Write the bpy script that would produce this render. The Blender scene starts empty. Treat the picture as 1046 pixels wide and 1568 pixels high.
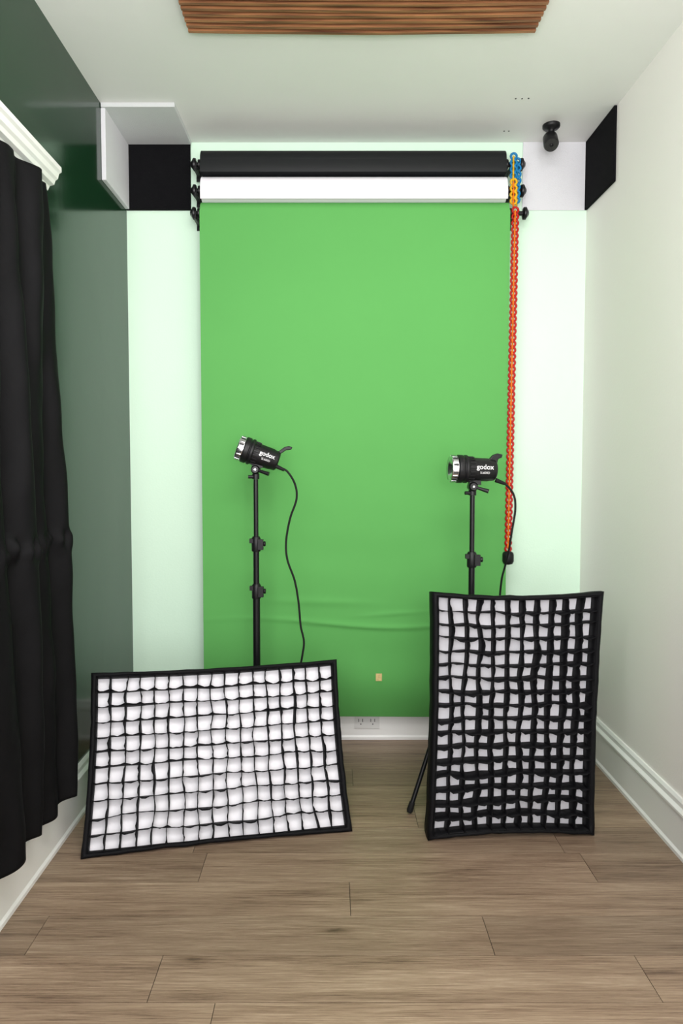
import bpy, math, random
from mathutils import Vector, Matrix, noise
random.seed(7)
sc = bpy.context.scene
sc.view_settings.view_transform = 'Standard'
sc.view_settings.look = 'None'
sc.view_settings.exposure = 0.0

# ------------------------------------------------------------------ materials
def srgb(r, g, b):
    def f(c):
        c /= 255.0
        return c/12.92 if c <= 0.04045 else ((c+0.055)/1.055)**2.4
    return (f(r), f(g), f(b), 1.0)

def mat(name, col, rough=0.5, metal=0.0, spec=0.5, bump=0.0, bscale=50.0, var=0.0, vscale=3.0, sheen=0.0, coat=0.0, coat_rough=0.1):
    m = bpy.data.materials.new(name); m.use_nodes = True
    nt = m.node_tree; b = nt.nodes['Principled BSDF']
    b.inputs['Base Color'].default_value = col
    b.inputs['Roughness'].default_value = rough
    b.inputs['Metallic'].default_value = metal
    b.inputs['Specular IOR Level'].default_value = spec
    b.inputs['Sheen Weight'].default_value = sheen
    b.inputs['Coat Weight'].default_value = coat
    b.inputs['Coat Roughness'].default_value = coat_rough
    tc = nt.nodes.new('ShaderNodeTexCoord')
    if var > 0:
        n = nt.nodes.new('ShaderNodeTexNoise'); n.inputs['Scale'].default_value = vscale
        n.inputs['Detail'].default_value = 5
        nt.links.new(tc.outputs['Object'], n.inputs['Vector'])
        r = nt.nodes.new('ShaderNodeValToRGB')
        r.color_ramp.elements[0].position = 0.3; r.color_ramp.elements[1].position = 0.7
        r.color_ramp.elements[0].color = (col[0]*(1-var), col[1]*(1-var), col[2]*(1-var), 1)
        r.color_ramp.elements[1].color = (min(1, col[0]*(1+var)), min(1, col[1]*(1+var)), min(1, col[2]*(1+var)), 1)
        nt.links.new(n.outputs['Fac'], r.inputs['Fac']); nt.links.new(r.outputs['Color'], b.inputs['Base Color'])
    if bump > 0:
        n2 = nt.nodes.new('ShaderNodeTexNoise'); n2.inputs['Scale'].default_value = bscale
        n2.inputs['Detail'].default_value = 4
        nt.links.new(tc.outputs['Object'], n2.inputs['Vector'])
        bp = nt.nodes.new('ShaderNodeBump'); bp.inputs['Strength'].default_value = bump
        bp.inputs['Distance'].default_value = 0.01
        nt.links.new(n2.outputs['Fac'], bp.inputs['Height']); nt.links.new(bp.outputs['Normal'], b.inputs['Normal'])
    return m

M = {}
M['mint'] = mat('paint_mint', (0.71, 0.93, 0.75, 1), 0.6, bump=0.05, bscale=120)
M['white_wall'] = mat('paint_offwhite', (0.91, 0.875, 0.84, 1), 0.55, bump=0.05, bscale=120, var=0.01, vscale=1.5)
M['ceiling'] = mat('paint_ceiling', (0.81, 0.81, 0.785, 1), 0.6, bump=0.12, bscale=14, var=0.02, vscale=2)
M['dark_wall'] = mat('paint_charcoal_reflection_tint', (0.008, 0.036, 0.015, 1), 0.13, spec=0.36, bump=0.05, bscale=7)  # charcoal gloss paint; green of its reflections tinted into the base colour
M['trim'] = mat('trim_white', (0.86, 0.86, 0.84, 1), 0.35)
M['foam_black'] = mat('panel_black_felt', (0.006, 0.006, 0.007, 1), 0.95, spec=0.1, bump=0.4, bscale=300)
M['foam_white'] = mat('panel_white_felt', (0.74, 0.74, 0.77, 1), 0.9, spec=0.1, bump=0.3, bscale=300)
M['foam_white_shaded'] = mat('panel_white_felt_shaded', (0.62, 0.64, 0.64, 1), 0.9, spec=0.1, bump=0.3, bscale=300)  # white felt, with the shade of its downward face put into the colour
M['green'] = mat('paper_green', (0.113, 0.395, 0.098, 1), 0.75, spec=0.22, var=0.035, vscale=1.2)
M['paper_black'] = mat('paper_black', (0.006, 0.007, 0.008, 1), 0.5, spec=0.3)
M['paper_white'] = mat('paper_white', (0.90, 0.87, 0.92, 1), 0.6)
M['black_metal'] = mat('black_metal', (0.006, 0.006, 0.007, 1), 0.35, spec=0.35)
M['black_plastic'] = mat('black_plastic', (0.007, 0.007, 0.008, 1), 0.45, spec=0.35, bump=0.05, bscale=400)
M['rubber'] = mat('black_rubber', (0.006, 0.006, 0.006, 1), 0.7, spec=0.3)
M['silver'] = mat('silver_metal', (0.75, 0.76, 0.78, 1), 0.25, metal=1.0)
M['led'] = mat('led_yellow', (0.8, 0.7, 0.25, 1), 0.4)
M['nylon'] = mat('black_nylon', (0.0035, 0.0035, 0.0045, 1), 0.65, spec=0.15, bump=0.2, bscale=60)
M['diffuser'] = mat('diffuser_white_nylon', (0.92, 0.905, 0.94, 1), 0.6, bump=0.15, bscale=25)
M['curtain'] = mat('curtain_black', (0.0032, 0.0032, 0.0038, 1), 0.68, spec=0.14, bump=0.35, bscale=14)
M['red'] = mat('chain_red', srgb(178, 16, 10), 0.4, spec=0.3)
M['orange'] = mat('chain_orange', srgb(235, 120, 20), 0.4, spec=0.3)
M['blue'] = mat('chain_blue', srgb(20, 120, 175), 0.4, spec=0.3)
M['yellow'] = mat('chain_yellow', srgb(225, 175, 25), 0.4, spec=0.3)
M['label'] = mat('label_white', (0.85, 0.85, 0.85, 1), 0.5)
M['outlet'] = mat('outlet_white', (0.7, 0.7, 0.68, 1), 0.3)
M['slot'] = mat('slot_dark', (0.03, 0.03, 0.03, 1), 0.5)
M['tape'] = mat('tape_kraft', srgb(215, 190, 130), 0.6, var=0.2, vscale=90)
M['subfloor'] = mat('floor_gap_dark', (0.035, 0.025, 0.018, 1), 0.8)
M['lens'] = mat('lens_glass', (0.01, 0.01, 0.012, 1), 0.05, coat=1.0)

def wood_slat():
    m = bpy.data.materials.new('slat_walnut'); m.use_nodes = True
    nt = m.node_tree; b = nt.nodes['Principled BSDF']
    tc = nt.nodes.new('ShaderNodeTexCoord'); mp = nt.nodes.new('ShaderNodeMapping')
    mp.inputs['Scale'].default_value = (3, 60, 60)
    n = nt.nodes.new('ShaderNodeTexNoise'); n.inputs['Scale'].default_value = 1.5; n.inputs['Detail'].default_value = 6
    r = nt.nodes.new('ShaderNodeValToRGB')
    r.color_ramp.elements[0].color = srgb(84, 46, 26); r.color_ramp.elements[1].color = srgb(168, 114, 74)
    r.color_ramp.elements[0].position = 0.3; r.color_ramp.elements[1].position = 0.7
    nt.links.new(tc.outputs['Object'], mp.inputs['Vector']); nt.links.new(mp.outputs['Vector'], n.inputs['Vector'])
    nt.links.new(n.outputs['Fac'], r.inputs['Fac']); nt.links.new(r.outputs['Color'], b.inputs['Base Color'])
    b.inputs['Roughness'].default_value = 0.5
    return m
M['slat'] = wood_slat()

def floor_mat():
    m = bpy.data.materials.new('floor_oak_planks'); m.use_nodes = True
    nt = m.node_tree; L = nt.links; b = nt.nodes['Principled BSDF']
    N = nt.nodes.new
    tc = N('ShaderNodeTexCoord'); at = N('ShaderNodeAttribute'); at.attribute_name = 'plank'
    sep = N('ShaderNodeSeparateColor'); L.new(at.outputs['Color'], sep.inputs[0])
    off = N('ShaderNodeCombineXYZ')
    m1 = N('ShaderNodeMath'); m1.operation = 'MULTIPLY'; m1.inputs[1].default_value = 37.0
    m2 = N('ShaderNodeMath'); m2.operation = 'MULTIPLY'; m2.inputs[1].default_value = 11.0
    L.new(sep.outputs[1], m1.inputs[0]); L.new(sep.outputs[2], m2.inputs[0])
    L.new(m1.outputs[0], off.inputs[0]); L.new(m2.outputs[0], off.inputs[1]); L.new(m1.outputs[0], off.inputs[2])
    va = N('ShaderNodeVectorMath'); va.operation = 'ADD'
    L.new(tc.outputs['Object'], va.inputs[0]); L.new(off.outputs[0], va.inputs[1])
    def noise_n(scale_vec, sc_, det, dist, rough=0.6):
        mp = N('ShaderNodeMapping'); mp.inputs['Scale'].default_value = scale_vec
        n = N('ShaderNodeTexNoise'); n.inputs['Scale'].default_value = sc_
        n.inputs['Detail'].default_value = det; n.inputs['Distortion'].default_value = dist
        n.inputs['Roughness'].default_value = rough
        L.new(va.outputs[0], mp.inputs['Vector']); L.new(mp.outputs['Vector'], n.inputs['Vector'])
        return n
    fine = noise_n((1.6, 55, 1), 4.0, 9, 0.15, 0.8)
    broad = noise_n((0.7, 9, 1), 1.8, 5, 0.7, 0.6)
    mx = N('ShaderNodeMath'); mx.operation = 'MULTIPLY_ADD'; mx.inputs[1].default_value = 0.65
    L.new(fine.outputs['Fac'], mx.inputs[0])
    m3 = N('ShaderNodeMath'); m3.operation = 'MULTIPLY'; m3.inputs[1].default_value = 0.35
    L.new(broad.outputs['Fac'], m3.inputs[0]); L.new(m3.outputs[0], mx.inputs[2])
    r = N('ShaderNodeValToRGB'); cr = r.color_ramp
    cr.elements[0].position = 0.38; cr.elements[0].color = srgb(94, 75, 62)
    cr.elements[1].position = 0.63; cr.elements[1].color = srgb(178, 157, 135)
    e = cr.elements.new(0.46); e.color = srgb(134, 112, 93)
    e = cr.elements.new(0.54); e.color = srgb(153, 131, 110)
    L.new(mx.outputs[0], r.inputs['Fac'])
    vo = N('ShaderNodeTexVoronoi'); vo.inputs['Scale'].default_value = 1.0
    mpk = N('ShaderNodeMapping'); mpk.inputs['Scale'].default_value = (1.6, 5.0, 1)
    nd = N('ShaderNodeTexNoise'); nd.inputs['Scale'].default_value = 30
    L.new(va.outputs[0], nd.inputs['Vector'])
    ndm = N('ShaderNodeVectorMath'); ndm.operation = 'SCALE'; ndm.inputs['Scale'].default_value = 0.02
    L.new(nd.outputs['Color'], ndm.inputs[0])
    nda = N('ShaderNodeVectorMath'); nda.operation = 'ADD'; L.new(va.outputs[0], nda.inputs[0]); L.new(ndm.outputs[0], nda.inputs[1])
    L.new(nda.outputs[0], mpk.inputs['Vector']); L.new(mpk.outputs['Vector'], vo.inputs['Vector'])
    kr = N('ShaderNodeValToRGB'); kr.color_ramp.elements[0].position = 0.015; kr.color_ramp.elements[1].position = 0.10
    kr.color_ramp.elements[0].color = (0.25, 0.22, 0.20, 1); kr.color_ramp.elements[1].color = (1, 1, 1, 1)
    ek = kr.color_ramp.elements.new(0.05); ek.color = (0.75, 0.72, 0.70, 1)
    L.new(vo.outputs['Distance'], kr.inputs['Fac'])
    mulk = N('ShaderNodeMix'); mulk.data_type = 'RGBA'; mulk.blend_type = 'MULTIPLY'; mulk.inputs[0].default_value = 0.75
    L.new(r.outputs['Color'], mulk.inputs[6]); L.new(kr.outputs['Color'], mulk.inputs[7])
    mul = N('ShaderNodeVectorMath'); mul.operation = 'SCALE'
    L.new(mulk.outputs[2], mul.inputs[0]); L.new(sep.outputs[0], mul.inputs['Scale'])
    L.new(mul.outputs[0], b.inputs['Base Color'])
    b.inputs['Roughness'].default_value = 0.42
    b.inputs['Specular IOR Level'].default_value = 0.35
    bp = N('ShaderNodeBump'); bp.inputs['Strength'].default_value = 0.15; bp.inputs['Distance'].default_value = 0.004
    L.new(fine.outputs['Fac'], bp.inputs['Height']); L.new(bp.outputs['Normal'], b.inputs['Normal'])
    return m
M['floor'] = floor_mat()

# ------------------------------------------------------------------ mesh builder
class MB:
    def __init__(s): s.v = []; s.f = []; s.m = []; s.mats = []; s.sm = []
    def mi(s, k):
        if k not in s.mats: s.mats.append(k)
        return s.mats.index(k)
    def add(s, vs, fs, k, smooth=False):
        o = len(s.v); s.v += [Vector(v) for v in vs]; i = s.mi(k)
        for f in fs: s.f.append([o+a for a in f]); s.m.append(i); s.sm.append(smooth)
    def box(s, lo, hi, k, mtx=None):
        x0, y0, z0 = lo; x1, y1, z1 = hi
        vs = [Vector(p) for p in [(x0,y0,z0),(x1,y0,z0),(x1,y1,z0),(x0,y1,z0),(x0,y0,z1),(x1,y0,z1),(x1,y1,z1),(x0,y1,z1)]]
        if mtx: vs = [mtx @ v for v in vs]
        s.add(vs, [(0,3,2,1),(4,5,6,7),(0,1,5,4),(1,2,6,5),(2,3,7,6),(3,0,4,7)], k)
    def lathe(s, p0, axis, prof, k, n=24, caps=True, smooth=True):
        p0 = Vector(p0); a = Vector(axis).normalized()
        u = a.orthogonal().normalized(); w = a.cross(u)
        vs = []; fs = []
        for t, r in prof:
            for i in range(n):
                an = 2*math.pi*i/n
                vs.append(p0 + a*t + (u*math.cos(an) + w*math.sin(an))*r)
        for j in range(len(prof)-1):
            for i in range(n):
                i2 = (i+1) % n
                fs.append((j*n+i, j*n+i2, (j+1)*n+i2, (j+1)*n+i))
        s.add(vs, fs, k, smooth)
        if caps:
            m = len(prof)-1
            s.add(vs[:n], [tuple(range(n-1, -1, -1))], k)
            s.add(vs[m*n:], [tuple(range(n))], k)
    def cyl(s, p0, p1, r0, k, r1=None, n=16):
        p0 = Vector(p0); p1 = Vector(p1)
        s.lathe(p0, p1-p0, [(0, r0), ((p1-p0).length, r1 if r1 is not None else r0)], k, n)
    def ball(s, c, r, k, n=16):
        prof = [(-r*math.cos(math.pi*i/10), max(1e-4, r*math.sin(math.pi*i/10))) for i in range(11)]
        s.lathe(c, (0, 0, 1), prof, k, n, caps=False)
    def tube(s, pts, r, k, n=8, smooth_sub=6, closed=False):
        pts = [Vector(p) for p in pts]
        if smooth_sub > 1:
            out = []; P = pts
            cnt = len(P) if closed else len(P)-1
            for i in range(cnt):
                if closed: a, b, c, d = P[i-1], P[i], P[(i+1) % len(P)], P[(i+2) % len(P)]
                else: a = P[max(0, i-1)]; b = P[i]; c = P[i+1]; d = P[min(len(P)-1, i+2)]
                for j in range(smooth_sub):
                    t = j/smooth_sub
                    out.append(0.5*((2*b)+(c-a)*t+(2*a-5*b+4*c-d)*t*t+(3*b-a-3*c+d)*t**3))
            if not closed: out.append(P[-1])
            pts = out
        vs = []; N = len(pts); u = None
        for i, p in enumerate(pts):
            if closed: t = pts[(i+1) % N]-pts[i-1]
            else: t = pts[min(N-1, i+1)]-pts[max(0, i-1)]
            t.normalize()
            if u is None: u = t.orthogonal().normalized()
            u = (u - t*u.dot(t)).normalized(); w = t.cross(u)
            for j in range(n):
                an = 2*math.pi*j/n; vs.append(p+(u*math.cos(an)+w*math.sin(an))*r)
        fs = []
        for i in range(N if closed else N-1):
            i2 = (i+1) % N
            for j in range(n):
                j2 = (j+1) % n; fs.append((i*n+j, i*n+j2, i2*n+j2, i2*n+j))
        s.add(vs, fs, k, True)
    def grid(s, fn, nu, nv, k, smooth=True):
        vs = [fn(i/nu, j/nv) for j in range(nv+1) for i in range(nu+1)]
        fs = [(j*(nu+1)+i, j*(nu+1)+i+1, (j+1)*(nu+1)+i+1, (j+1)*(nu+1)+i) for j in range(nv) for i in range(nu)]
        s.add(vs, fs, k, smooth)
    def extrude_poly(s, poly, d, k, mtx=None):
        n = len(poly)
        vs = [Vector((p[0], -d, p[1])) for p in poly]+[Vector((p[0], d, p[1])) for p in poly]
        if mtx: vs = [mtx @ v for v in vs]
        s.add(vs, [tuple(range(n)), tuple(range(2*n-1, n-1, -1))]+[(i, i+n, (i+1) % n+n, (i+1) % n) for i in range(n)], k)
    def obj(s, name, parent=None, bevel=0.0, solid=0.0, matrix=None):
        me = bpy.data.meshes.new(name)
        me.from_pydata([tuple(v) for v in s.v], [], s.f)
        for k in s.mats: me.materials.append(M[k])
        me.polygons.foreach_set('material_index', s.m)
        me.polygons.foreach_set('use_smooth', s.sm)
        me.update()
        o = bpy.data.objects.new(name, me); sc.collection.objects.link(o)
        if solid:
            md = o.modifiers.new('solid', 'SOLIDIFY'); md.thickness = solid; md.offset = 0
        if bevel:
            md = o.modifiers.new('bevel', 'BEVEL'); md.width = bevel; md.segments = 2; md.limit_method = 'ANGLE'
        if matrix is not None: o.matrix_world = matrix
        if parent: o.parent = parent
        return o

def empty(name, loc=(0, 0, 0)):
    e = bpy.data.objects.new(name, None); e.empty_display_size = 0.1
    sc.collection.objects.link(e); return e

# ------------------------------------------------------------------ room
XL, XR, ZC, YF = -0.928, 1.14, 2.715, -4.4
b = MB(); b.box((XL-0.1, 0, 0), (XR+0.1, 0.1, ZC), 'mint'); b.obj('wall_back')
b = MB(); b.box((XL-0.1, YF, 0), (XL, 0, ZC), 'dark_wall'); b.obj('wall_left')
b = MB(); b.box((XR, YF, 0), (XR+0.1, 0, ZC), 'white_wall'); b.obj('wall_right')
b = MB(); b.box((XL-0.1, YF, ZC), (XR+0.1, 0.1, ZC+0.1), 'ceiling'); b.obj('ceiling')

# floor planks
vs = []; fs = []; cols = []; mats_i = []
W = 0.15
tones = {-1: 0.90, -2: 0.95, -3: 0.82, -4: 1.10, -5: 1.03, 0: 0.84, 1: 0.95, 2: 0.84, 3: 0.78, 4: 0.86}
for k in range(-24, 8):
    ya = -0.912+k*W; yb = ya+W
    if ya >= 0.0 or yb < YF: continue
    yb = min(yb, 0.0); ya2 = max(ya, YF)
    Lp = 1.22
    seams = {-1: -0.412, -2: 0.05, -3: -0.80, -4: 0.78, 0: 0.76, 1: 0.30}
    if k in seams: st = seams[k]
    else: st = XL + random.random()*Lp
    x = st
    while x > XL: x -= Lp
    while x < XR:
        G = 0.0009
        xa = max(x, XL)+G; xb = min(x+Lp, XR)-G
        if xb-xa > 0.01:
            tone = tones.get(k, 1.0)*random.uniform(0.92, 1.09); g = random.random(); h = random.random()
            o = len(vs); a0, a1 = ya2+G, yb-G
            vs += [(xa, a0, 0), (xb, a0, 0), (xb, a1, 0), (xa, a1, 0), (xa, a0, -0.003), (xb, a0, -0.003), (xb, a1, -0.003), (xa, a1, -0.003)]
            for f in [(0,1,2,3), (0,4,5,1), (1,5,6,2), (2,6,7,3), (3,7,4,0)]:
                fs.append([o+q for q in f]); cols += [(tone, g, h, 1)]*4; mats_i.append(0)
        x += Lp
o = len(vs)
vs += [(XL-0.1, YF, -0.003), (XR+0.1, YF, -0.003), (XR+0.1, 0.1, -0.003), (XL-0.1, 0.1, -0.003),
       (XL-0.1, YF, -0.1), (XR+0.1, YF, -0.1), (XR+0.1, 0.1, -0.1), (XL-0.1, 0.1, -0.1)]
for f in [(0,1,2,3), (7,6,5,4), (0,4,5,1), (1,5,6,2), (2,6,7,3), (3,7,4,0)]:
    fs.append([o+q for q in f]); cols += [(1, 0, 0, 1)]*4; mats_i.append(1)
me = bpy.data.meshes.new('floor'); me.from_pydata(vs, [], fs)
me.materials.append(M['floor']); me.materials.append(M['subfloor'])
me.polygons.foreach_set('material_index', mats_i)
ca = me.color_attributes.new('plank', 'FLOAT_COLOR', 'CORNER')
for i, c in enumerate(cols): ca.data[i].color = c
me.update(); sc.collection.objects.link(bpy.data.objects.new('floor', me))

# baseboards (profile extruded)
def baseboard(name, p0, p1, inward):
    prof = [(0, 0), (0.022, 0), (0.022, 0.012), (0.016, 0.020), (0.016, 0.135), (0.022, 0.142), (0.022, 0.150), (0.012, 0.160), (0.012, 0.176), (0.006, 0.186), (0, 0.186)]
    p0 = Vector(p0); p1 = Vector(p1); w = Vector(inward)
    vs = [p0+w*a+Vector((0, 0, h)) for a, h in prof]+[p1+w*a+Vector((0, 0, h)) for a, h in prof]
    n = len(prof)
    bb = MB(); bb.add(vs, [tuple(range(n)), tuple(range(2*n-1, n-1, -1))]+[(i, i+n, (i+1) % n+n, (i+1) % n) for i in range(n)], 'trim')
    bb.obj(name)
baseboard('baseboard_left', (XL, YF, 0), (XL, 0, 0), (1, 0, 0))
baseboard('baseboard_right', (XR, YF, 0), (XR, 0, 0), (-1, 0, 0))
baseboard('baseboard_back', (XL+0.022, 0, 0), (XR-0.022, 0, 0), (0, -1, 0))

# window head trim over curtain
prof = [(0, 2.135), (0.030, 2.135), (0.036, 2.148), (0.050, 2.152), (0.054, 2.164), (0.062, 2.170), (0.066, 2.185), (0.074, 2.190), (0.074, 2.205), (0, 2.205)]
vs = [(XL+a, -0.895, h) for a, h in prof]+[(XL+a, -2.6, h) for a, h in prof]; n = len(prof)
b = MB(); b.add(vs, [tuple(range(n)), tuple(range(2*n-1, n-1, -1))]+[(i, i+n, (i+1) % n+n, (i+1) % n) for i in range(n)], 'trim'); b.obj('trim_1')

# curtain
def cur(u, v):
    yy = -0.925-u*1.55
    ph = u*1.55/0.125*2*math.pi + 1.3*math.sin(u*9)
    z = 2.12-v*1.93
    tie = math.exp(-((z-1.03)/0.030)**2)
    amp = 0.024*(0.45+0.55*min(1, v*5))*(1-0.55*tie)*(0.75+0.5*noise.noise(Vector((u*8, z*0.6, 7))))
    xx = XL+0.064+amp*math.sin(ph+0.9*math.sin(z*1.7+u*5))+0.010*math.sin(ph*0.43+z*2.2)
    xx += 0.014*noise.noise(Vector((u*16, z*1.4, 3.1)))+0.007*noise.noise(Vector((u*40, z*7, 1.1)))
    xx += tie*(0.012*math.sin(ph*3.1+1)+0.006+0.008*noise.noise(Vector((u*90, z*30, 4))))
    if u < 0.06: yy -= 0.03*(1-v)*(1-u/0.06)*math.exp(-v*30)
    yy += (0.014*math.sin(z*3.0)+0.03*v-0.012)*(1-u)
    z += 0.012*math.sin(ph*0.5)*(v)+0.006*tie*math.sin(ph*2)
    return Vector((max(XL+0.026 if z < 0.2 else XL+0.012, xx), yy, z))
b = MB(); b.grid(cur, 320, 190, 'curtain'); b.obj('curtain', solid=0.003)

# acoustic panels
S = 0.300; T = 0.018
def panel(lo, hi, k):
    b = MB(); b.box(lo, hi, k); b.obj('acoustic_panel', bevel=0.002)
panel((XL+0.001, -T, ZC-S), (XL+S*0.97, 0, ZC), 'foam_black')
panel((XR-S*0.97, -0.006, ZC-S), (XR-0.001, 0, ZC), 'foam_white')
panel((XL, -T-S, ZC-S), (XL+T, -T, ZC-T), 'foam_white')
panel((XR-0.012, -0.006-S, ZC-S), (XR, -0.006, ZC-0.001), 'foam_black')
panel((XL+0.002, -T-S*1.02, ZC-T), (XL+S*0.99, -T, ZC), 'foam_white_shaded')

# ceiling slat panel
b = MB()
x0, x1 = -0.473, 0.662
b.box((x0, -1.380, ZC-0.009), (x1, -0.780, ZC), 'foam_black')
ns = 23; pt = 0.6/ns
for i in range(ns):
    ya = -0.780-(i+1)*pt+0.008; yb = ya+pt-0.012
    seg = 24
    vs = []
    for j in range(seg+1):
        t = j/seg; xx = x0+(x1-x0)*t; sag = 0.006*math.sin(math.pi*t)+0.0015*noise.noise(Vector((xx*4, i*3.3, 0)))
        for (yy, zz) in ((ya, ZC-0.009), (yb, ZC-0.009), (yb-0.001, ZC-0.029-sag), (ya+0.001, ZC-0.029-sag)):
            vs.append((xx, yy, zz))
    fsx = [(0, 1, 2, 3), tuple(seg*4+q for q in (3, 2, 1, 0))]
    for j in range(seg):
        for q in range(4):
            q2 = (q+1) % 4; fsx.append((j*4+q, (j+1)*4+q, (j+1)*4+q2, j*4+q2))
    b.add(vs, fsx, 'slat')
b.obj('wood_slat_ceiling_panel')

# small screw holes in the ceiling
b = MB()
for (px, py) in ((0.72, -0.35), (0.745, -0.35), (0.77, -0.352), (0.74, -0.10), (0.76, -0.10)):
    b.cyl((px, py, ZC-0.0015), (px, py, ZC), 0.0035, 'slot', n=8)
b.obj('ceiling_screw_holes')

# ------------------------------------------------------------------ backdrop system
E = empty('paper_backdrop_rolls')
YR = -0.088
GX0, GX1 = -0.574, 0.762
rolls = [(2.578, 0.054, 'paper_black', -0.568, 0.742), (2.466, 0.055, 'paper_white', -0.568, 0.748), (2.370, 0.043, 'green', -0.572, 0.760)]
nm = ['black_roll', 'white_roll', 'green_roll']
for (z, r, k, a, c), nme in zip(rolls, nm):
    b = MB(); b.lathe((a, YR, z), (1, 0, 0), [(0, r), (c-a, r)], k, 48)
    b.lathe((a-0.004, YR, z), (1, 0, 0), [(0, r*0.6), (0.004, r*0.6)], 'black_plastic', 24)
    b.lathe((c, YR, z), (1, 0, 0), [(0, r*0.6), (0.004, r*0.6)], 'black_plastic', 24)
    if k != 'green':
        h = r*1.0
        b.grid(lambda u, v: Vector((a+(c-a)*u, YR-r-0.0012-0.002*math.sin(v*3), z-h*v)), 20, 6, k)
    b.obj(nme, E)
# green sheet
def sheet(u, v):
    ztop, zbot = 2.370, 0.128
    z = ztop+(zbot-ztop)*v
    x = GX0+(GX1-GX0)*u
    y = YR-0.0445
    y += 0.003*math.sin(u*5+1)*v
    w = 0.0
    if z < 1.5:
        k = min(1, (1.5-z)/0.6)
        w += 0.007*k*noise.noise(Vector((x*1.4, z*5, 0.3)))
        w += 0.003*k*noise.noise(Vector((x*4, z*8, 2.3)))
    cx_ = math.exp(-((u-0.52)/0.26)**2)
    w += 0.009*math.exp(-((z-0.575-0.02*math.sin(u*6.5+0.6))/0.011)**2)*(0.12+0.88*cx_)
    w += 0.005*math.exp(-((z-0.665+0.03*(u-0.5))/0.018)**2)*math.exp(-((u-0.38)/0.16)**2)
    w += 0.005*math.exp(-((z-0.615-0.10*(u-0.62))/0.009)**2)*math.exp(-((u-0.62)/0.09)**2)
    w += 0.0025*noise.noise(Vector((x*1.1, z*1.3, 5)))
    y -= w
    if z < 0.40:
        t = (0.40-z)/0.272; y += 0.066*t*t
    return Vector((x, y, z+0.012*max(0, u-0.75)*4*max(0, v-0.9)*10*0.6))
b = MB(); b.grid(sheet, 90, 360, 'green'); b.obj('green_paper_sheet', E)
# brackets / expansion cores / knobs
b = MB()
for (z, r, k, a, c) in rolls:
    for side in (-1, 1):
        xe = a if side < 0 else c
        L = 0.042 if side < 0 else 0.085
        xh = xe+side*0.028
        back = -0.001 if not (side < 0 and z > 2.40) else -T-0.001
        b.box((xh-0.012, back-0.004, z-0.045), (xh+0.012, back, z+0.035), 'black_metal')
        b.box((xh-0.006, YR-0.012, z-0.030), (xh+0.006, back-0.004, z-0.018), 'black_metal')
        b.box((xh-0.006, YR-0.020, z-0.030), (xh+0.006, YR-0.012, z+0.004), 'black_metal')
        ax = (side, 0, 0)
        b.lathe((xe, YR, z), ax, [(0, 0.010), (L, 0.010)], 'black_metal', 16)
        b.lathe((xe+side*0.008, YR, z), ax, [(0, 0.020), (0.006, 0.022), (0.010, 0.020)], 'black_metal', 20)
        b.lathe((xe+side*(L-0.018), YR, z), ax, [(0, 0.012), (0.004, 0.026), (0.014, 0.027), (0.018, 0.020), (0.026, 0.010)], 'black_metal', 20)
b.obj('brackets', E, bevel=0.001)
# bead chains
def chain(name, x, y, ztop, zbot, k1, k2, xb=None):
    b = MB(); p = 0.0165; z = ztop; i = 0
    xb = x if xb is None else xb
    while z > zbot:
        t = (ztop-z)/max(1e-6, ztop-zbot); xx = x+(xb-x)*t
        h = 0.0125; w = 0.0125
        if i % 2 == 0:
            pts = [(xx+w*math.cos(q), y, z+h*math.sin(q)) for q in [j*math.pi/4 for j in range(8)]]
            b.tube(pts, 0.0050, k1, 6, 2, True)
        else:
            pts = [(xx+0.35*w*math.cos(q), y+0.011*math.cos(q), z+h*math.sin(q)) for q in [j*math.pi/4 for j in range(8)]]
            b.tube(pts, 0.0036, k2, 6, 2, True)
        z -= p*0.82; i += 1
    return b.obj(name, E)
chain('blue_chain', 0.778, YR-0.03, 2.60, 2.50, 'blue', 'yellow')
chain('blue_chain_loop', 0.800, YR-0.015, 2.585, 2.49, 'blue', 'blue')
chain('yellow_chain', 0.778, YR-0.035, 2.49, 2.385, 'yellow', 'orange')
chain('yellow_chain_loop', 0.796, YR-0.018, 2.475, 2.40, 'blue', 'yellow')
chain('red_chain', 0.783, YR-0.048, 2.365, 0.90, 'red', 'orange', 0.770)
b = MB(); b.lathe((0.770, YR-0.048, 0.895), (0, 0, -1), [(0, 0.010), (0.006, 0.022), (0.016, 0.025), (0.045, 0.025), (0.056, 0.020), (0.060, 0.008)], 'black_plastic', 20)
b.obj('chain_weight', E)
b = MB(); b.box((0.190, YR-0.0500, 0.315), (0.217, YR-0.0480, 0.348), 'tape'); b.obj('tape_patch', E)

# outlet on the back baseboard
b = MB(); b.box((0.10, -0.0235, 0.055), (0.215, -0.016, 0.128), 'outlet')
for ox in (0.130, 0.185):
    b.box((ox-0.012, -0.0245, 0.085), (ox-0.009, -0.0234, 0.100), 'slot'); b.box((ox+0.006, -0.0245, 0.085), (ox+0.009, -0.0234, 0.100), 'slot')
    b.cyl((ox-0.001, -0.0245, 0.075), (ox-0.001, -0.0234, 0.075), 0.003, 'slot', n=8)
b.obj('wall_outlet', bevel=0.001)

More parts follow.
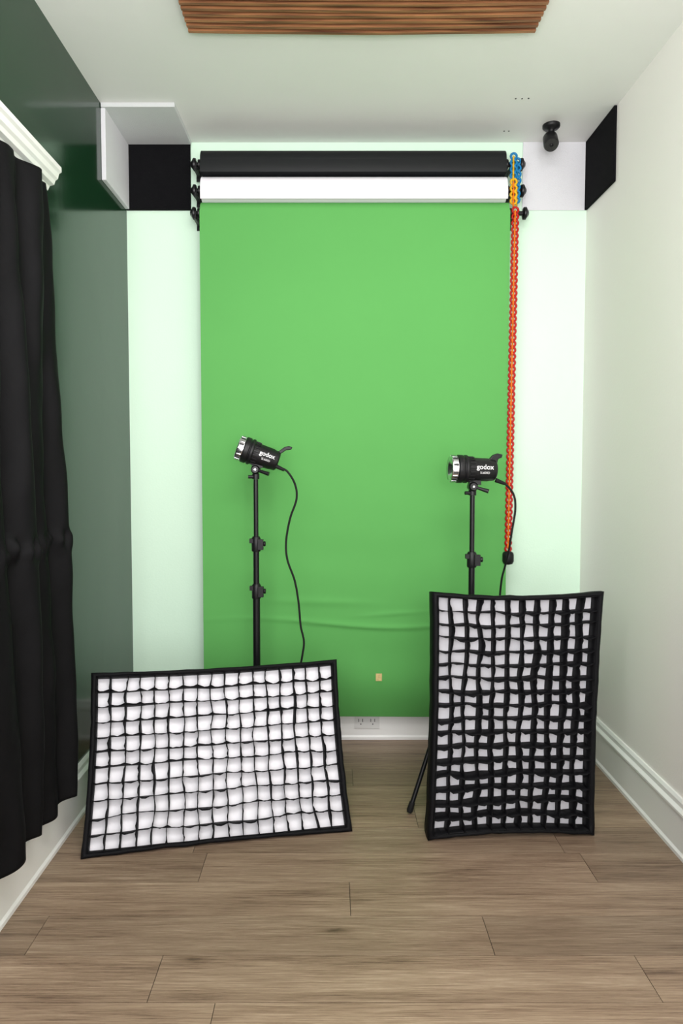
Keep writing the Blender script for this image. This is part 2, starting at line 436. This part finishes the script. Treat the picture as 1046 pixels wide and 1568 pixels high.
# security camera
b = MB(); cx, cy = 0.927, -0.150
b.lathe((cx, cy, ZC), (0, 0, -1), [(0, 0.036), (0.010, 0.036), (0.016, 0.030), (0.020, 0.014), (0.034, 0.012)], 'black_plastic', 28)
b.ball((cx, cy, ZC-0.040), 0.017, 'black_plastic')
ax = Vector((-0.10, -0.62, -0.80)).normalized(); c0 = Vector((cx, cy+0.012, ZC-0.050))-ax*0.018
b.lathe(c0, ax, [(0, 0.012), (0.004, 0.024), (0.014, 0.030), (0.066, 0.031), (0.074, 0.028)], 'black_plastic', 28)
b.lathe(c0+ax*0.074, ax, [(0, 0.0275), (0.0015, 0.0275)], 'lens', 28)
b.lathe(c0+ax*0.0755, ax, [(0, 0.008), (0.003, 0.007), (0.004, 0.004)], 'black_metal', 20)
b.obj('security_camera')

# ------------------------------------------------------------------ softboxes
def softbox(corners, nc, nr, depth, seed, bow=0.022, gd=0.05, st=0.0024, J=1.0):
    BL, BR, TR, TL = [Vector(c) for c in corners]
    E = empty('softbox')
    n = ((BR-BL).cross(TL-BL)).normalized()
    if n.y > 0: n = -n
    def P(u, v, o=0.0):
        uu = 0.5+(u-0.5)*(1-bow*4*v*(1-v)); vv = 0.5+(v-0.5)*(1-bow*1.3*4*u*(1-u))
        p = BL*(1-uu)*(1-vv)+BR*uu*(1-vv)+TR*uu*vv+TL*(1-uu)*vv
        return p+n*o
    Wd = (BR-BL).length; Hd = (TL-BL).length
    mu = 0.018/Wd; mv = 0.014/Hd
    b = MB()
    def loop(a, c, off, K=24):
        out = []
        for s_ in range(4):
            for i in range(K):
                t = i/K
                u, v = [(a+(1-2*a)*t, c), (1-a, c+(1-2*c)*t), (1-a-(1-2*a)*t, 1-c), (a, 1-c-(1-2*c)*t)][s_]
                w = 0.0035*noise.noise(Vector((u*9+seed, v*9, off*30)))
                w2 = 0.0040*noise.noise(Vector((u*12+seed, v*12, 5)))
                out.append(P(u+w2/Wd, v+w2/Hd, off)+n*w)
        return out
    K = 24; NL = 4*K
    loops = [loop(mu, mv, -gd-0.002), loop(mu, mv, -0.002), loop(mu*0.45, mv*0.45, 0.003), loop(0.0, 0.0, -0.004), loop(-0.002, -0.002, -0.03), loop(0.001, 0.001, -gd-0.010)]
    cen = P(0.5, 0.5, 0)-n*depth
    ux = (BR-BL).normalized(); uy = ux.cross(n); uy = uy if uy.z > 0 else -uy
    ring = []
    for q in loops[-1]:
        d = q-P(0.5, 0.5, -0.06); a = math.atan2(d.dot(uy)/Hd, d.dot(ux)/Wd)
        ring.append(cen+(ux*math.cos(a)+uy*math.sin(a))*0.075)
    mid = [q*0.5+r_*0.5+(q-P(0.5, 0.5, -0.06)).normalized()*0.02 for q, r_ in zip(loops[-1], ring)]
    ring2 = [r_-n*0.02 for r_ in ring]
    loops += [mid, ring, ring2]
    allv = [v for l in loops for v in l]
    for v in allv: v.z = max(v.z, 0.002)
    fs = []
    for li in range(len(loops)-1):
        for i in range(NL):
            i2 = (i+1) % NL; fs.append((li*NL+i, li*NL+i2, (li+1)*NL+i2, (li+1)*NL+i))
    b.add(allv, fs, 'nylon', True)
    b.add(ring2, [tuple(range(NL))], 'black_metal')
    b.obj('fabric_shell', E)
    b = MB()
    def dif(u, v):
        uu = mu*0.8+(1-1.6*mu)*u; vv = mv*0.8+(1-1.6*mv)*v
        bul = 0.004*math.sin(math.pi*u)*math.sin(math.pi*v)+0.003*noise.noise(Vector((u*6+seed, v*6, 2)))
        return P(uu, vv, -gd+bul)
    b.grid(dif, 40, 40, 'diffuser'); b.obj('diffuser', E)
    b = MB()
    def jit(i, t, s_): return noise.noise(Vector((i*3.7+seed, t*7, s_)))
    for i in range(nc+1):
        u0 = mu+(1-2*mu)*i/nc
        def fn(a, t, i=i, u0=u0):
            e = 1 if 0 < i < nc else 0.1
            cell = abs(math.sin(math.pi*t*nr))
            du = J*(0.0050*jit(i, t, 0.5)*a+0.0032*jit(i, t*6, 4.5)*a+0.0045*jit(i, t, 7))/Wd*2.0*e
            return P(u0+du, mv+(1-2*mv)*t, -gd*(1-a)+0.002-0.006*cell*a*0.6)
        b.grid(fn, 2, nr*4, 'nylon')
    for i in range(nr+1):
        v0 = mv+(1-2*mv)*i/nr
        def fn(a, t, i=i, v0=v0):
            e = 1 if 0 < i < nr else 0.1
            cell = abs(math.sin(math.pi*t*nc))
            dv = J*(0.0050*jit(i+50, t, 0.5)*a+0.0032*jit(i+50, t*6, 4.5)*a+0.0045*jit(i+50, t, 7)-0.003*cell*a)/Hd*2.0*e
            return P(mu+(1-2*mu)*t, v0+dv, -gd*(1-a)+0.002-0.006*cell*a*0.6)
        b.grid(fn, 2, nc*4, 'nylon')
    b.obj('egg_crate_grid', E, solid=st)
    b = MB(); pts = [cen-n*0.012+(ux*math.cos(a)+uy*math.sin(a))*0.072 for a in [j*math.pi/8 for j in range(16)]]
    b.tube(pts, 0.007, 'black_metal', 8, 2, True); b.obj('speed_ring', E)
    return E
def W3(x, d, z): return (x, d-3.0, z)
softbox([W3(-0.812, 2.046, 0.004), W3(0.068, 2.208, 0.004), W3(0.015, 2.50, 0.522), W3(-0.878, 2.34, 0.519)], 17, 11, 0.23, 1.0, 0.020, 0.042, 0.0022, 0.9)
softbox([W3(0.321, 2.149, 0.004), W3(0.895, 2.18, 0.004), W3(0.954, 2.28, 0.827), W3(0.351, 2.28, 0.825)], 11, 17, 0.19, 9.0, 0.028, 0.060, 0.0024, 1.0)

# ------------------------------------------------------------------ light stands
def stand(x, y, ztop, collars, hub, r_leg, angs):
    E = empty('light_stand')
    b = MB()
    rs = [0.0095, 0.0120, 0.0145]; zs = [ztop]+collars+[0.14]
    for i in range(len(zs)-1):
        b.cyl((x, y, zs[i+1]), (x, y, zs[i]), rs[min(i, 2)], 'black_metal', n=18)
    b.obj('pole', E)
    b = MB()
    for z in collars:
        b.lathe((x, y, z-0.030), (0, 0, 1), [(0, 0.0165), (0.004, 0.0185), (0.052, 0.0185), (0.060, 0.014)], 'black_plastic', 20)
        b.box((x+0.008, y-0.020, z-0.022), (x+0.030, y-0.004, z+0.020), 'black_plastic')
        b.lathe((x+0.030, y-0.012, z+0.002), (1, 0, 0), [(0, 0.009), (0.006, 0.011), (0.009, 0.009)], 'black_plastic', 14)
        b.box((x-0.026, y-0.014, z+0.004), (x-0.010, y+0.002, z+0.022), 'black_plastic')
    b.lathe((x, y, hub-0.02), (0, 0, 1), [(0, 0.020), (0.004, 0.024), (0.036, 0.024), (0.04, 0.018)], 'black_plastic', 20)
    b.lathe((x, y, 0.16), (0, 0, 1), [(0, 0.018), (0.004, 0.022), (0.026, 0.022), (0.03, 0.018)], 'black_plastic', 20)
    b.obj('collars', E, bevel=0.001)
    b = MB(); bt = MB()
    for a in angs:
        ca, sa = math.cos(math.radians(a)), math.sin(math.radians(a))
        p0 = Vector((x+ca*0.022, y+sa*0.022, hub)); p1 = Vector((x+ca*r_leg, y+sa*r_leg, 0.008))
        b.cyl(p0, p1, 0.0085, 'black_metal', n=12)
        m = p0.lerp(p1, 0.52); b.cyl((x+ca*0.02, y+sa*0.02, 0.175), m, 0.005, 'black_metal', n=8)
        d = (p1-p0).normalized(); bt.lathe(p1-d*0.035, d, [(0, 0.0105), (0.030, 0.0115), (0.038, 0.008)], 'rubber', 12)
    b.obj('legs', E); bt.obj('rubber_feet', E)
    return E
LX, LY = -0.309, -0.38
RX, RY = 0.533, -0.50
stand(LX, LY, 1.215, [0.955, 0.764], 0.40, 0.22, (60, 180, 300))
stand(RX, RY, 1.155, [0.909, 0.70], 0.63, 0.306, (213.7, 333.7, 93.7))

# ------------------------------------------------------------------ studio lights
def studio_light(x, y, zc, zpole, tilt, yaw, sh, handle, cable, scale=1.0):
    """local: lamp axis along -X (front) ; +X rear"""
    E = empty('studio_light')
    mt = Matrix.Translation((x, y, zc)) @ Matrix.Rotation(math.radians(yaw), 4, 'Z') @ Matrix.Rotation(math.radians(tilt), 4, 'Y') @ Matrix.Translation((sh, 0, 0)) @ Matrix.Scale(scale, 4)
    def ob(b, name, **kw):
        b.v = [mt @ v for v in b.v]; return b.obj(name, E, **kw)
    b = MB()
    b.lathe((-0.066, 0, 0), (1, 0, 0), [(0, 0.050), (0.004, 0.055), (0.022, 0.055), (0.025, 0.051), (0.028, 0.051), (0.031, 0.055), (0.040, 0.055), (0.044, 0.049), (0.060, 0.046),
                                       (0.125, 0.045), (0.130, 0.043), (0.150, 0.041), (0.156, 0.034)], 'black_plastic', 36)
    for i in range(18):
        a = i*2*math.pi/18
        m2 = Matrix.Rotation(a, 4, 'X')
        b.box((-0.022, -0.003, 0.044), (0.0, 0.003, 0.0505), 'black_plastic', m2)
    ob(b, 'housing', bevel=0.0008)
    b = MB()
    b.lathe((-0.092, 0, 0), (1, 0, 0), [(0.004, 0.036), (0.0, 0.047), (0.003, 0.050), (0.026, 0.049)], 'silver', 36, caps=False)
    b.lathe((-0.089, 0, 0), (1, 0, 0), [(0, 0.037), (0.018, 0.020)], 'silver', 30, caps=False)
    b.lathe((-0.072, 0, 0), (1, 0, 0), [(0, 0.021), (0.001, 0.021)], 'led', 20)
    for i in range(20):
        a = i*2*math.pi/20; m2 = Matrix.Rotation(a, 4, 'X')
        b.box((-0.087, -0.0035, 0.047), (-0.068, 0.0035, 0.0525), 'silver' if i % 2 else 'slot', m2)
    ob(b, 'reflector_mount')
    b = MB(); b.extrude_poly(handle, 0.010, 'black_plastic'); ob(b, 'handle', bevel=0.003)
    cu = bpy.data.curves.new('lab', 'FONT'); cu.body = 'godox'; cu.size = 0.026; cu.align_x = 'CENTER'; cu.align_y = 'CENTER'; cu.extrude = 0.0003; cu.offset = 0.0003
    cu2 = bpy.data.curves.new('lab2', 'FONT'); cu2.body = 'SL60IID'; cu2.size = 0.012; cu2.align_x = 'CENTER'; cu2.align_y = 'CENTER'; cu2.extrude = 0.0003
    dg = bpy.context.evaluated_depsgraph_get()
    for c_, zz, nme in ((cu, 0.010, 'label_large'), (cu2, -0.012, 'label_small')):
        to = bpy.data.objects.new('tmp', c_); sc.collection.objects.link(to)
        bpy.context.view_layer.update(); dg.update()
        me = bpy.data.meshes.new_from_object(to.evaluated_get(dg)); bpy.data.objects.remove(to)
        me.materials.clear(); me.materials.append(M['label'])
        for v in me.vertices:
            yy = -math.sqrt(max(1e-6, 0.0468**2-(zz+v.co.y)**2))-v.co.z
            v.co = mt @ Vector((0.036+v.co.x, yy-0.0006, zz+v.co.y))
        me.name = nme
        o = bpy.data.objects.new(nme, me); sc.collection.objects.link(o); o.parent = E
    b = MB()
    top = zc-0.046*scale
    b.box((x-0.014, y-0.016, top-0.014), (x+0.030, y+0.016, top+0.012), 'black_plastic')
    b.lathe((x, y-0.024, top-0.020), (0, 1, 0), [(0, 0.013), (0.006, 0.018), (0.042, 0.018), (0.048, 0.013)], 'black_metal', 20)
    b.lathe((x, y-0.0265, top-0.020), (0, 1, 0), [(0, 0.004), (0.003, 0.005)], 'silver', 14)
    b.lathe((x, y, zpole+0.001), (0, 0, 1), [(0, 0.0145), (0.020, 0.0145), (0.024, 0.010), (max(0.026, top-0.02-zpole), 0.010)], 'black_plastic', 18)
    b.cyl((x-0.010, y-0.004, zpole+0.010), (x-0.030, y-0.006, zpole+0.010), 0.007, 'black_plastic', n=12)
    b.cyl((x+0.012, y-0.02, top-0.024), (x+0.055, y-0.03, top-0.038), 0.0055, 'black_plastic', r1=0.0085, n=10)
    b.obj('tilt_bracket', E, bevel=0.001)
    b = MB(); b.tube(cable, 0.0042, 'rubber', 8, 8)
    c0 = Vector(cable[0]); c1 = (Vector(cable[1])-c0).normalized()
    b.cyl(c0-c1*0.012, c0+c1*0.025, 0.009, 'rubber', r1=0.006, n=12); b.obj('power_cable')
    return E
s1 = 0.00261
def cl(px, py, d=None): return Vector(((px-510)*s1, LY-0.01 if d is None else d, 1.265-(py-715)*s1))
cab1 = [cl(427, 716), cl(440, 722), cl(452, 742), cl(454, 765), cl(444, 795), cl(438, 830), cl(440, 858), cl(451, 890), cl(457, 925), cl(460, 960), cl(465, 985), cl(462, 1010),
        cl(455, 1050), Vector((-0.14, -0.38, 0.20)), Vector((-0.14, -0.36, 0.03)), Vector((-0.12, -0.30, 0.006)), Vector((-0.16, -0.24, 0.006)), Vector((-0.30, -0.20, 0.006))]
s2 = 0.00249
def cr_(px, py, y=-0.52): return Vector(((px-510)*s2, y, 1.265-(py-715)*s2))
cab2 = [cr_(762, 737), cr_(772, 741), cr_(785, 757), cr_(788, 780), cr_(783, 815), cr_(781, 845, -0.50), cr_(780, 870, -0.46), cr_(776, 900, -0.44), cr_(776, 960, -0.42),
        Vector((0.68, -0.40, 0.35)), Vector((0.70, -0.38, 0.05)), Vector((0.70, -0.32, 0.006)), Vector((0.66, -0.22, 0.006)), Vector((0.60, -0.14, 0.006))]
h1 = [(0.070, 0.036), (0.085, 0.030), (0.090, 0.036), (0.104, 0.056), (0.124, 0.066), (0.126, 0.078), (0.110, 0.078), (0.094, 0.068), (0.078, 0.044)]
h2 = [(0.060, 0.038), (0.086, 0.020), (0.094, 0.026), (0.098, 0.044), (0.112, 0.050), (0.114, 0.062), (0.094, 0.066), (0.076, 0.058)]
studio_light(LX, LY, 1.318, 1.215, 20, 8, 0.010, h1, cab1, 0.95)
studio_light(RX, RY, 1.255, 1.155, 2, 4, 0.000, h2, cab2, 0.98)

# ------------------------------------------------------------------ lights
def area(name, loc, rot, sx, sy, power, col=(1, 1, 1)):
    l = bpy.data.lights.new(name, 'AREA'); l.shape = 'RECTANGLE'; l.size = sx; l.size_y = sy; l.energy = power; l.color = col
    o = bpy.data.objects.new(name, l); sc.collection.objects.link(o); o.location = loc; o.rotation_euler = [math.radians(a) for a in rot]
    return o
area('ceiling_lamp', (0.1, -2.3, 2.66), (25, 0, 0), 1.2, 0.8, 31, (1, 0.985, 0.985))
area('front_fill', (0.1, -4.3, 1.6), (90, 0, 0), 1.9, 2.1, 45, (1, 0.98, 0.99))  # unseen frontal fill, added at the open end behind the camera
area('ceiling_fill', (-0.1, -3.3, 1.45), (145, 0, 0), 1.4, 0.6, 52, (1, 0.98, 0.985))  # added uplight behind the camera to brighten the ceiling
area('right_wall_fill', (-0.75, -2.7, 1.9), (90, 0, -72), 0.3, 1.2, 8, (1, 0.98, 0.98))  # added fill, out of view, that brightens the right wall
w = bpy.data.worlds.new('World'); sc.world = w; w.use_nodes = True
w.node_tree.nodes['Background'].inputs[0].default_value = (1, 1, 1, 1)
w.node_tree.nodes['Background'].inputs[1].default_value = 1.05

# ------------------------------------------------------------------ camera
cd = bpy.data.cameras.new('camera'); cam = bpy.data.objects.new('camera', cd); sc.collection.objects.link(cam)
cd.sensor_fit = 'VERTICAL'; cd.sensor_height = 36; cd.sensor_width = 24; cd.lens = 23.0
cam.location = (0, -3.0, 1.265); cam.rotation_euler = (math.radians(90-2.7), 0, 0)
cd.shift_x = 13/1568; cd.shift_y = -22/1568
cd.clip_start = 0.05
sc.camera = cam
